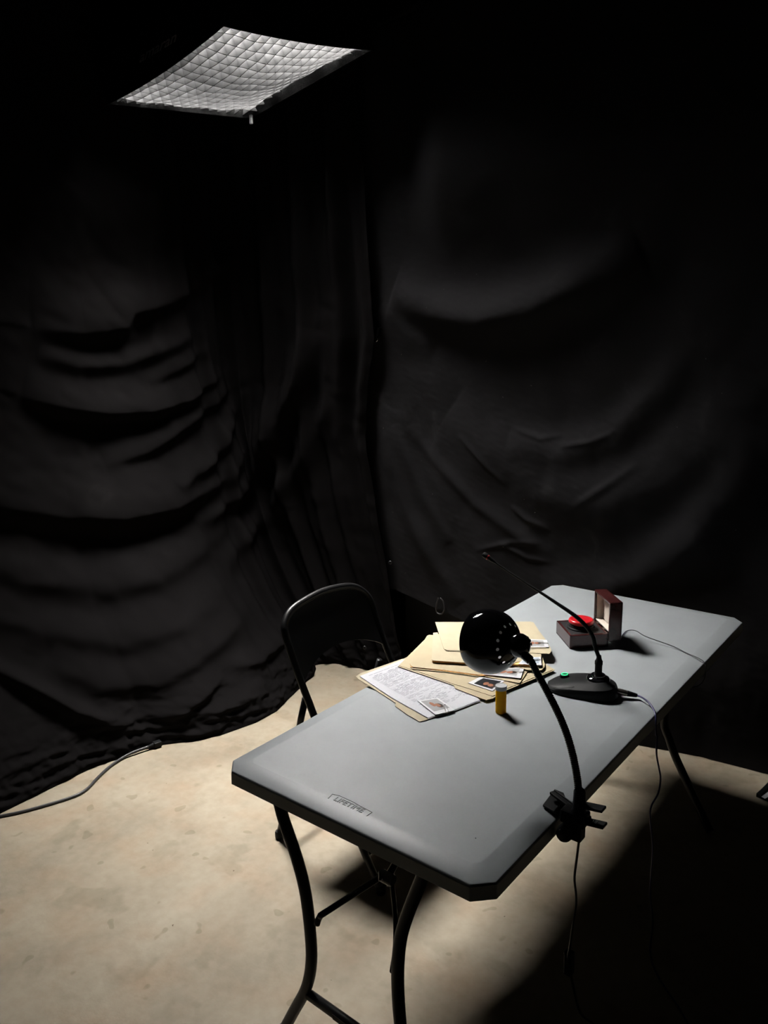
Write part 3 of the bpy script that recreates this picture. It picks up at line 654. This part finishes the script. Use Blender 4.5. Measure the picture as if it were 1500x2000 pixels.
# ------------------------------------------------------------------ pill bottle
pb = onz(978, 1391.5, Z); pb.z = Z
bot = thing('pill_bottle', pb, 'amber pill bottle with white cap standing in front of the folders', 'bottle')
pr_ = [(.0125, .0), (.0145, .001), (.0150, .004), (.0150, .062), (.0140, .066), (.0140, .071), (.0128, .071), (.0128, .066), (.0138, .061), (.0138, .005), (.0120, .003)]
MB().lathe(pb, (0, 0, 1), pr_, 32).out('vial', M['amber'], bot, auto=35)
MB().lathe(pb + Vector((0, 0, .070)), (0, 0, 1), [(.0158, 0), (.0165, .001), (.0165, .0105), (.0155, .012), (.013, .012), (.0125, .0113)], 36).out('cap', M['cap'], bot, auto=35)
rr = random.Random(5)
for i in range(16):
    a = rr.uniform(0, 6.28); r_ = rr.uniform(0, .0075); h = .008 + .0022 * i
    c = pb + Vector((r_ * math.cos(a), r_ * math.sin(a), h)); d = Vector((rr.uniform(-1, 1), rr.uniform(-1, 1), rr.uniform(-.6, .6))).normalized()
    MB().lathe(c - d * .0045, d, [(.0006, 0), (.0024, .001), (.003, .003), (.003, .006), (.0024, .008), (.0006, .009)], 10).out('pill', M['pill'], bot, smooth=True)

# ------------------------------------------------------------------ boxed red button
bA, bB, bC = Vector((.272, 1.286, Z)), Vector((.374, 1.179, Z)), Vector((.466, 1.276, Z))
ex = (bA - bB).normalized(); ey = Vector((-ex.y, ex.x, 0)); 
if ey.dot(bC - bB) < 0: ey = -ey
wd, dp, hh = (bA - bB).length, (bC - bB).length, .047
bx_ = thing('button_box', bB + ex * wd / 2 + ey * dp / 2, 'open dark mahogany presentation box with a round red push button', 'box')
def bp3(a, b, h): return bB + ex * a + ey * b + Vector((0, 0, h))
AX = (ex, ey, Vector((0, 0, 1)))
base = MB()
tk = .008
base.box(bp3(wd / 2, dp / 2, .004), (wd, dp, .008), AX)
for c, s in (((wd / 2, tk / 2), (wd, tk)), ((wd / 2, dp - tk / 2), (wd, tk)), ((tk / 2, dp / 2), (tk, dp)), ((wd - tk / 2, dp / 2), (tk, dp))): base.box(bp3(c[0], c[1], hh / 2), (s[0], s[1], hh), AX)
base.out('box_base', M['wood'], bx_, bevel=.0015)
MB().box(bp3(wd / 2, dp / 2, hh - .012), (wd - 2 * tk, dp - 2 * tk, .022), AX).out('pad', M['blackpad'], bx_, bevel=.001)
cb_ = bp3(wd * .5, dp * .47, hh - .001)
MB().lathe(cb_, (0, 0, 1), [(.047, 0), (.047, .004), (.041, .006), (.040, .012), (.036, .014), (.036, .018)], 40).out('button_collar', M['blackplastic'], bx_, auto=30)
bt = MB().lathe(cb_ + Vector((0, 0, .017)), (0, 0, 1), [(.037, 0), (.041, .001), (.0425, .004), (.0425, .009), (.040, .013), (.036, .0145), (.034, .0138), (.018, .0150), (.0005, .0156)], 48).out('push_button', M['red'], bx_, auto=50)
# lid: opened upright at the back, thickness tl beyond the base
tl = .044; lz0, lz1 = .020, .155
lid = MB(); lh = lz1 - lz0; lc = (lz0 + lz1) / 2
lid.box(bp3(wd / 2, dp + tl - .004, lc), (wd, .008, lh), AX)
lid.box(bp3(.004, dp + tl / 2, lc), (.008, tl, lh), AX); lid.box(bp3(wd - .004, dp + tl / 2, lc), (.008, tl, lh), AX)
lid.box(bp3(wd / 2, dp + tl / 2, lz1 - .004), (wd, tl, .008), AX); lid.box(bp3(wd / 2, dp + tl / 2 + .006, lz0 + .004), (wd, tl - .012, .008), AX)
lid.out('lid', M['wood'], bx_, bevel=.0015)
li = MB(); li.box(bp3(wd / 2, dp + tl - .011, lc), (wd - .018, .004, lh - .018), AX)
for a in (.0105, wd - .0105): li.box(bp3(a, dp + tl / 2 + .002, lc), (.004, tl - .008, lh - .018), AX)
li.box(bp3(wd / 2, dp + tl / 2 + .002, lz1 - .0105), (wd - .018, tl - .008, .004), AX).box(bp3(wd / 2, dp + tl / 2, hh + .003), (wd - .02, tl - .008, .004), AX)
li.out('lining', M['velvet'], bx_, bevel=.001)
# padded lining cushion (bowed)
cu = MB(); rings = []
for i in range(13):
    t = i / 12; a = .014 + (wd - .028) * t; o_ = .006 * math.sin(math.pi * t); rings.append([bp3(a, dp + tl - .013, lz0 + .035), bp3(a, dp + tl - .015 - o_, lz0 + .037), bp3(a, dp + tl - .015 - o_, lz1 - .018), bp3(a, dp + tl - .013, lz1 - .016)])
cu.loft(rings).out('lining_cushion', M['velvet'], bx_, smooth=False)
for a in (wd * .3, wd * .7): MB().box(bp3(a, dp - .001, hh + .001), (.018, .006, .004), AX).out('hinge', M['nickel'], bx_, bevel=.0008)
MB().box(bp3(.010, dp / 2, hh + .0008), (.0015, dp - .03, .0012), AX).out('trim_line', M['nickel'], bx_)
# thin black cable from the box over the table edge
cz = Z + .003
cp = [bp3(wd * .15, dp + tl + .002, .012)] + [Vector((onz(u, v, cz).x, onz(u, v, cz).y, cz)) for u, v in ((1222, 1233.5), (1240, 1238), (1262, 1250), (1313, 1264), (1340, 1275), (1366, 1286.5))]
cp[2].z += .012; cp[3].z += .012; cp[4].z += .004
cp += [Vector((.768, cp[-1].y - .01, Z - .005)), Vector((.774, cp[-1].y - .02, Z - .03)), Vector((.770, cp[-1].y - .03, Z - .062)), Vector((.74, cp[-1].y - .06, Z - .078)), Vector((.66, cp[-1].y - .12, Z - .07)), Vector((.50, cp[-1].y - .16, Z - .065))]
tag(MB().tube(smoothpath(cp), .0016, 8).out('thin_cable', M['cable'], smooth=True), 'thin black cable running from the button box over the far right table edge', 'cable')

# ------------------------------------------------------------------ desk microphone
mc = Vector((.545, .915, Z))
mic = thing('desk_microphone', mc, 'black gooseneck desk microphone with a wedge base and green power light', 'microphone')
outl = [(.440, .893), (.452, .862), (.472, .843), (.505, .838), (.56, .848), (.610, .862), (.636, .878), (.647, .903), (.642, .935), (.622, .962), (.585, .985), (.54, .995), (.498, .985), (.465, .962), (.446, .930)]
outl = [(p.x, p.y) for p in resample(smoothpath([Vector((*q, 0)) for q in outl + outl[:1]], 4), .012)][:-1]
def mring(f, h0, tilt):
    out = []
    for x, y in outl:
        X, Y = .55 + (x - .55) * f, .917 + (y - .917) * f
        t = (X - .44) / .2; out.append(Vector((X, Y, Z + h0 + tilt * max(0, min(1, t)) ** 1.1)))
    return out
MB().loft([mring(.95, .001, 0), mring(1.0, .003, 0), mring(.995, .009, .010), mring(.95, .0125, .020), mring(.93, .0135, .022), mring(.62, .017, .034), mring(.40, .019, .037), mring(.15, .019, .037)]).out('base', M['blackplastic'], mic, auto=28)
# top seam line
se = [Vector((onz(u, v, Z + .028).x, onz(u, v, Z + .028).y, Z + .0)) for u, v in ((1078, 1337), (1095, 1342), (1120, 1342), (1140, 1338), (1152, 1331))]
for s_ in se:
    tt_ = max(0, min(1, (s_.x - .44) / .2)); s_.z = Z + .0165 + .025 * tt_
MB().tube(smoothpath(se), .0006, 6).out('seam', M['cablegrey'], mic)
# green power ring
gc = onz(1103, 1317, Z + .031)
rg = [gc + Vector((.0098 * math.cos(a), .0098 * math.sin(a), .0012 + .0012 * math.cos(a))) for a in [.9 + 5.3 * i / 20 for i in range(21)]]
MB().tube(rg, .0011, 8).out('power_light', M['led'], mic, smooth=True)
MB().lathe(gc + Vector((0, 0, -.010)), (-.12, 0, 1), [(.0135, 0), (.0135, .0088), (.0125, .0098)], 24).out('power_button', M['blackplastic'], mic, auto=40)
nb = Vector((.583, .925, Z + .048))
MB().lathe(nb, (0, 0, 1), [(.034, -.014), (.034, -.004), (.030, .001), (.020, .004), (.020, .008)], 36).out('socket_collar', M['gloss'], mic, auto=40)
MB().lathe(nb + Vector((0, 0, .004)), (0, 0, 1), [(.0125, 0), (.0125, .006), (.0105, .010), (.0105, .034), (.0115, .036), (.0115, .046), (.0085, .050), (.006, .064)], 28).out('connector', M['blackplastic'], mic, auto=40)
npx = [(1162, 1262), (1159, 1246), (1150, 1230), (1136, 1214), (1118, 1199), (1090, 1180), (1060, 1160), (1000, 1121), (955, 1090)]
ny = np.linspace(.925, .905, len(npx)); NP = [nb + Vector((0, 0, .06))] + [ony(u, v, y) for (u, v), y in zip(npx, ny)]
NPs = resample(smoothpath(NP), .006); ll = len(NPs)
MB().tube(NPs, [.0062 if i < ll * .30 else (.0062 - .0030 * min(1, (i - ll * .30) / (ll * .4))) for i in range(ll)], 12).out('gooseneck', M['blackplastic'], mic, smooth=True)
d = (NPs[-1] - NPs[-6]).normalized(); hd = NPs[-1]
MB().lathe(hd - d * .028, d, [(.0034, 0), (.0062, .016), (.0078, .030)], 20).out('mic_stem', M['blackplastic'], mic, auto=40)
MB().lathe(hd + d * .0015, d, [(.0080, 0), (.0084, .001), (.0084, .003), (.0080, .004)], 20).out('light_ring', M['redled'], mic, auto=40)
MB().lathe(hd + d * .0055, d, [(.0086, 0), (.0092, .003), (.0092, .012), (.0080, .016), (.004, .018)], 22).out('mic_capsule', M['blackplastic'], mic, auto=40)
# plug
pa, pbq = Vector((.634, .922, Z + .020)), onz(1219, 1353, Z + .016); pd = (pbq - pa).normalized()
MB().lathe(pa, pd, [(.016, -.006), (.017, -.004), (.017, .001), (.012, .002)], 24).out('jack_ring', M['chrome'], mic, auto=40)
plug = thing('cable_plug', pa + pd * .03, 'metal audio plug pushed into the rear of the microphone base', 'plug')
MB().lathe(pa + pd * .003, pd, [(.0085, 0), (.0090, .002), (.0090, .030), (.0080, .031), (.0080, .036)], 24).out('sleeve', M['nickel'], plug, auto=40)
MB().lathe(pa + pd * .037, pd, [(.0084, 0), (.0080, .004), (.0058, .024), (.0048, .028)], 20).out('strain_relief', M['blackplastic'], plug, auto=40)
pe = pa + pd * .066
mcab = [pe, onz(1252, 1361, Z + .014), onz(1266, 1371, Z + .008), onz(1275, 1383, Z + .004), Vector((.772, .880, Z - .004)), Vector((.778, .872, Z - .05))]
mcab += [onx(u, v, x_) for u, v, x_ in ((1284, 1440, .785), (1282, 1470, .79), (1287, 1500, .795), (1290, 1520, .80), (1286, 1548, .80), (1272, 1575, .80), (1270, 1600, .80), (1275, 1660, .80), (1270, 1740, .80), (1275, 1800, .80))]
mcab += [Vector((.81, .84, .02)), Vector((.86, .78, .006)), Vector((.95, .70, .005)), Vector((1.02, .60, .005)), Vector((1.0, .45, .005)), Vector((.88, .42, .005)), Vector((.85, .5, .005))]
tag(MB().tube(resample(smoothpath(mcab), .01), .0026, 10).out('audio_cable', M['purple'], smooth=True), 'violet-black audio cable drooping from the microphone plug to the floor', 'cable')

# ------------------------------------------------------------------ clamp lamp
yL = .30
lamp = thing('clamp_lamp', (.80, yL, Z), 'gloss black dome clamp lamp on a bendy neck at the right table edge', 'lamp')
hc = onz(954, 1252, Z + .325)                   # centre of the dome sphere
nk = ony(1030, 1276, hc.y - .03)
vw = (CAM - hc).normalized(); rt = (RIGHT - vw * RIGHT.dot(vw)).normalized(); dn = (DOWN - vw * DOWN.dot(vw)).normalized()
axis = (vw * .62 + rt * .78 + dn * .11).normalized()     # from the dome towards its neck
Rs = .0765
prof = [(Rs * math.sin(a), Rs * math.cos(a)) for a in [math.radians(q) for q in range(100, 14, -4)]]
prof_o = [(r, h) for r, h in prof] + [(.019, Rs * .972)]
# dome with round vent holes near the neck
nseg = 96
au = axis.orthogonal().normalized(); av = axis.cross(au)
verts = []; faces = []
ths = [math.radians(q) for q in np.linspace(112, 14, 32)]
for t_ in ths:
    for k_ in range(nseg):
        a = 2 * math.pi * k_ / nseg; verts.append(hc + axis * Rs * math.cos(t_) + (au * math.cos(a) + av * math.sin(a)) * Rs * math.sin(t_))
for i in range(len(ths) - 1):
    for k_ in range(nseg): faces.append((i * nseg + k_, i * nseg + (k_ + 1) % nseg, (i + 1) * nseg + (k_ + 1) % nseg, (i + 1) * nseg + k_))
shade = mesh_obj('shade', verts, faces, M['gloss'], lamp, True)
sol = shade.modifiers.new('solid', 'SOLIDIFY'); sol.thickness = .0014; sol.offset = 0; shade.data.materials.append(M['shadein']); sol.material_offset = 1
# punch holes with a boolean cutter mesh applied to the dome
cut = MB(); NH = 14
for i in range(NH):
    a = 2 * math.pi * i / NH + .1; tq = math.radians(36); dirv = axis * math.cos(tq) + (au * math.cos(a) + av * math.sin(a)) * math.sin(tq)
    cut.lathe(hc + dirv * (Rs - .012), dirv, [(.0039, 0), (.0039, .024)], 14)
cuto = cut.out('cutter', M['gloss'])
bo = shade.modifiers.new('holes', 'BOOLEAN'); bo.operation = 'DIFFERENCE'; bo.object = cuto; bo.solver = 'EXACT'
bpy.context.view_layer.update()
me2 = bpy.data.meshes.new_from_object(shade.evaluated_get(bpy.context.evaluated_depsgraph_get()))
shade.modifiers.clear(); shade.data = me2; bpy.data.objects.remove(cuto)
bm = bmesh.new(); bm.from_mesh(me2)
for f_ in bm.faces: f_.smooth = True
for e_ in bm.edges:
    if len(e_.link_faces) == 2 and e_.calc_face_angle(0) > math.radians(35): e_.smooth = False
bm.to_mesh(me2); bm.free()
# neck cup, switch cap
MB().lathe(hc + axis * (Rs - .006), axis, [(.0235, -.008), (.0240, .0), (.0225, .003), (.0225, .012)], 40).out('neck_ring', M['gloss'], lamp, auto=40)
MB().lathe(hc + axis * (Rs + .002), axis, [(.0225, -.004), (.0265, .001), (.0278, .006), (.0275, .016), (.0235, .026), (.014, .032), (.002, .034)], 40).out('socket_cap', M['gloss'], lamp, auto=60)
MB().lathe(hc + axis * .03, axis, [(.012, -.06), (.024, -.045), (.03, -.02), (.026, .01), (.014, .03)], 28).out('bulb', M['photoborder'], lamp, smooth=True)
for da in (.35, .8, 1.3):
    dirv = (axis * .55 + (-dn * math.cos(da) + rt * math.sin(da)) * .8).normalized()
    MB().lathe(hc + axis * (Rs + .014) + dirv * .0262, dirv, [(.0035, 0), (.0035, .002)], 12).out('cap_screw', M['cablegrey'], lamp)
capc = hc + axis * (Rs + .018)
# gooseneck from cap to clamp
gpx = [(1036, 1290, .36), (1048, 1313, .355), (1062, 1338, .345), (1080, 1372, .335), (1097, 1408, .325), (1109, 1440, .315), (1118, 1472, .31), (1125, 1505, .305), (1129, 1535, .30), (1131, 1572, .295)]
dd = hc.y - .36
GP = [capc + DOWN * .016] + [ony(u, v, y + (dd * .6 if i < 2 else 0) * (0)) for i, (u, v, y) in enumerate(gpx)]
G = resample(smoothpath(GP), .0011); rad = [.0080 + .0007 * math.sin(i * math.pi * 2 / 4) for i in range(len(G))]
MB().tube(G, rad, 14).out('gooseneck', M['corr'], lamp, smooth=True)
MB().tube([G[0], G[8], G[26]], .0105, 16).out('neck_sleeve', M['gloss'], lamp, auto=40)
gb = G[-1]
MB().lathe(gb + Vector((0, 0, -.014)), (0, 0, 1), [(.016, -.012), (.017, 0), (.0135, .006), (.0125, .046), (.0105, .050)], 28).out('neck_socket', M['blackplastic'], lamp, auto=40)
# clamp: upper jaw plate, arms, handles, spring, lower jaw
zc = Z + .004
up = [(onz(u, v, zc).x, onz(u, v, zc).y) for u, v in ((1060, 1573), (1083, 1542.5), (1101, 1549.5), (1104, 1557), (1094, 1572), (1082, 1586))]
MB().prism(up, Z + .0008, zc + .002).out('upper_jaw', M['blackplastic'], lamp, bevel=.001)
q0, q1 = onz(1078, 1558, Z + .008), ony(1135, 1580, .30)
armdir = (q1 - q0); armdir.z = 0; armdir.normalize(); sd = Vector((-armdir.y, armdir.x, 0))
MB().box((q0 + q1) / 2, ((q1 - q0).length, .012, .006), (armdir, sd, Vector((0, 0, 1)))).box((q0 + q1) / 2 + sd * .008, ((q1 - q0).length, .003, .009), (armdir, sd, Vector((0, 0, 1)))).out('upper_arm', M['blackplastic'], lamp, bevel=.001)
MB().box(gb + Vector((-.008, 0, -.030)), (.056, .036, .030)).box(gb + Vector((-.006, 0, -.062)), (.036, .028, .04)).out('clamp_body', M['blackplastic'], lamp, bevel=.004)
def handle(ua, va, ub, vb, y, name, m, th=.006):
    a, b = ony(ua, va, y), ony(ub, vb, y); dv = (b - a); l = dv.length; dv.normalize(); s = Vector((0, 1, 0)); n = dv.cross(s).normalized()
    MB().box((a + b) / 2, (l, .024, th), (dv, s, n)).out(name, m, lamp, bevel=.0015)
    return a, b, dv, n
handle(1128, 1570, 1180, 1581, .298, 'upper_handle', M['blackplastic'])
a_, b_, dv_, n_h = handle(1128, 1600, 1182, 1613, .298, 'lower_handle', M['blackplastic'])
if n_h.z < 0: n_h = -n_h
for i, m_ in enumerate((.018, .026, .034, .040)):
    MB().box(b_ - dv_ * m_ + n_h * .0036, (.0014, .016, .001), (dv_, Vector((0, 1, 0)), n_h)).out('grip_mark', M['cablegrey'], lamp)
# lower jaw pad under the table edge
lj = [ony(u, v, .285) for u, v in ((1135, 1600), (1118, 1612), (1104, 1626), (1097, 1638))]
MB().tube(smoothpath(lj, 5), [.010, .011, .012, .013, .014, .015, .016, .017, .018, .0185, .0185, .018, .017, .016, .013, .009][:len(smoothpath(lj, 5))] + [.009] * max(0, len(smoothpath(lj, 5)) - 16), 16).out('lower_jaw', M['blackplastic'], lamp, smooth=True)
sc_ = ony(1143, 1597, .29); MB().tube([sc_ + RIGHT * (.011 * math.cos(a)) + DOWN * (.009 * math.sin(a)) for a in [2 * math.pi * i / 20 - .4 for i in range(17)]], .0024, 8).out('spring', M['blackmetal'], lamp, smooth=True)
s2 = ony(1098, 1617, .275); MB().tube([s2 - RIGHT * .006 + DOWN * .005, s2 + RIGHT * .005 - DOWN * .005], .0012, 6).out('spring_rod', M['chrome'], lamp)
# lamp cord
lc = [ony(u, v, .30) for u, v in ((1135, 1612), (1131, 1640), (1126, 1680), (1122, 1715), (1125, 1745), (1125, 1770))]
lc += [onx(u, v, x) for u, v, x in ((1120, 1800, .82), (1113, 1850, .80), (1111, 1880, .78))]
lc += [Vector((lc[-1].x + .01, lc[-1].y + .05, .16)), Vector((.80, .48, .05)), Vector((.82, .42, .006)), Vector((.86, .30, .005)), Vector((.93, .22, .005)), Vector((1.05, .22, .005))]
tag(MB().tube(resample(smoothpath(lc), .01), .0028, 10).out('lamp_cord', M['cable'], smooth=True), 'black lamp cord hanging from the clamp down to the dark floor', 'cord')
ic = Vector(lc[8]); MB().box(ic, (.022, .022, .06)).out('inline_switch', M['blackplastic'], lamp, bevel=.005)

# ------------------------------------------------------------------ floor cord and plug, bracket, lint
pc = [Vector((onz(u, v, .008).x, onz(u, v, .008).y, .006)) for u, v in ((-60, 1600), (0, 1593), (60, 1580), (140, 1556), (170, 1540), (190, 1519), (215, 1496), (240, 1480), (262, 1471), (292, 1461))]
pc[-1].z = .016; pc[-2].z = .014; pc[-3].z = .009
pg = thing('power_cord', pc[-1], 'dark power cord with moulded plug lying along the hem of the left drape', 'cord')
MB().tube(resample(smoothpath(pc), .01), .0058, 12).out('flex', M['cablegrey'], pg, smooth=True)
pa_ = pc[-1]; pdv = (pc[-1] - pc[-2]); pdv.z = 0; pdv.normalize()
MB().lathe(pa_ - pdv * .004, pdv, [(.006, 0), (.010, .018), (.011, .022)], 16).out('strain_relief', M['blackplastic'], pg, auto=40)
MB().box(pa_ + pdv * .036, (.036, .030, .024), (pdv, Vector((-pdv.y, pdv.x, 0)), Vector((0, 0, 1)))).out('plug_body', M['blackplastic'], pg, bevel=.004)
br = onz(1500, 1556, .0)
bk_ = thing('folding_tool', (br.x, br.y, 0), 'black folded tool with bright metal strips on the floor at the right edge', 'tool')
bpoly = poly(.0, (1476, 1557), (1484, 1550), (1500, 1534), (1516, 1524), (1534, 1536), (1535, 1572), (1500, 1567))
MB().prism(bpoly, .001, .018).out('body', M['blackplastic'], bk_, bevel=.003)
for (a, b, c_, d_) in ((1485, 1554, 1503, 1537), (1498, 1559, 1512, 1555)):
    A_, B_ = onz(a, b, .0195), onz(c_, d_, .0195); dv = (B_ - A_).normalized(); MB().box((A_ + B_) / 2, ((B_ - A_).length, .004, .003), (dv, Vector((-dv.y, dv.x, 0)), Vector((0, 0, 1)))).out('metal_strip', M['chrome'], bk_)
bp2 = poly(.0192, (1487, 1556), (1500, 1546), (1508, 1552), (1494, 1560)); MB().prism(bp2, .0182, .0192).out('inlay', M['cap'], bk_)
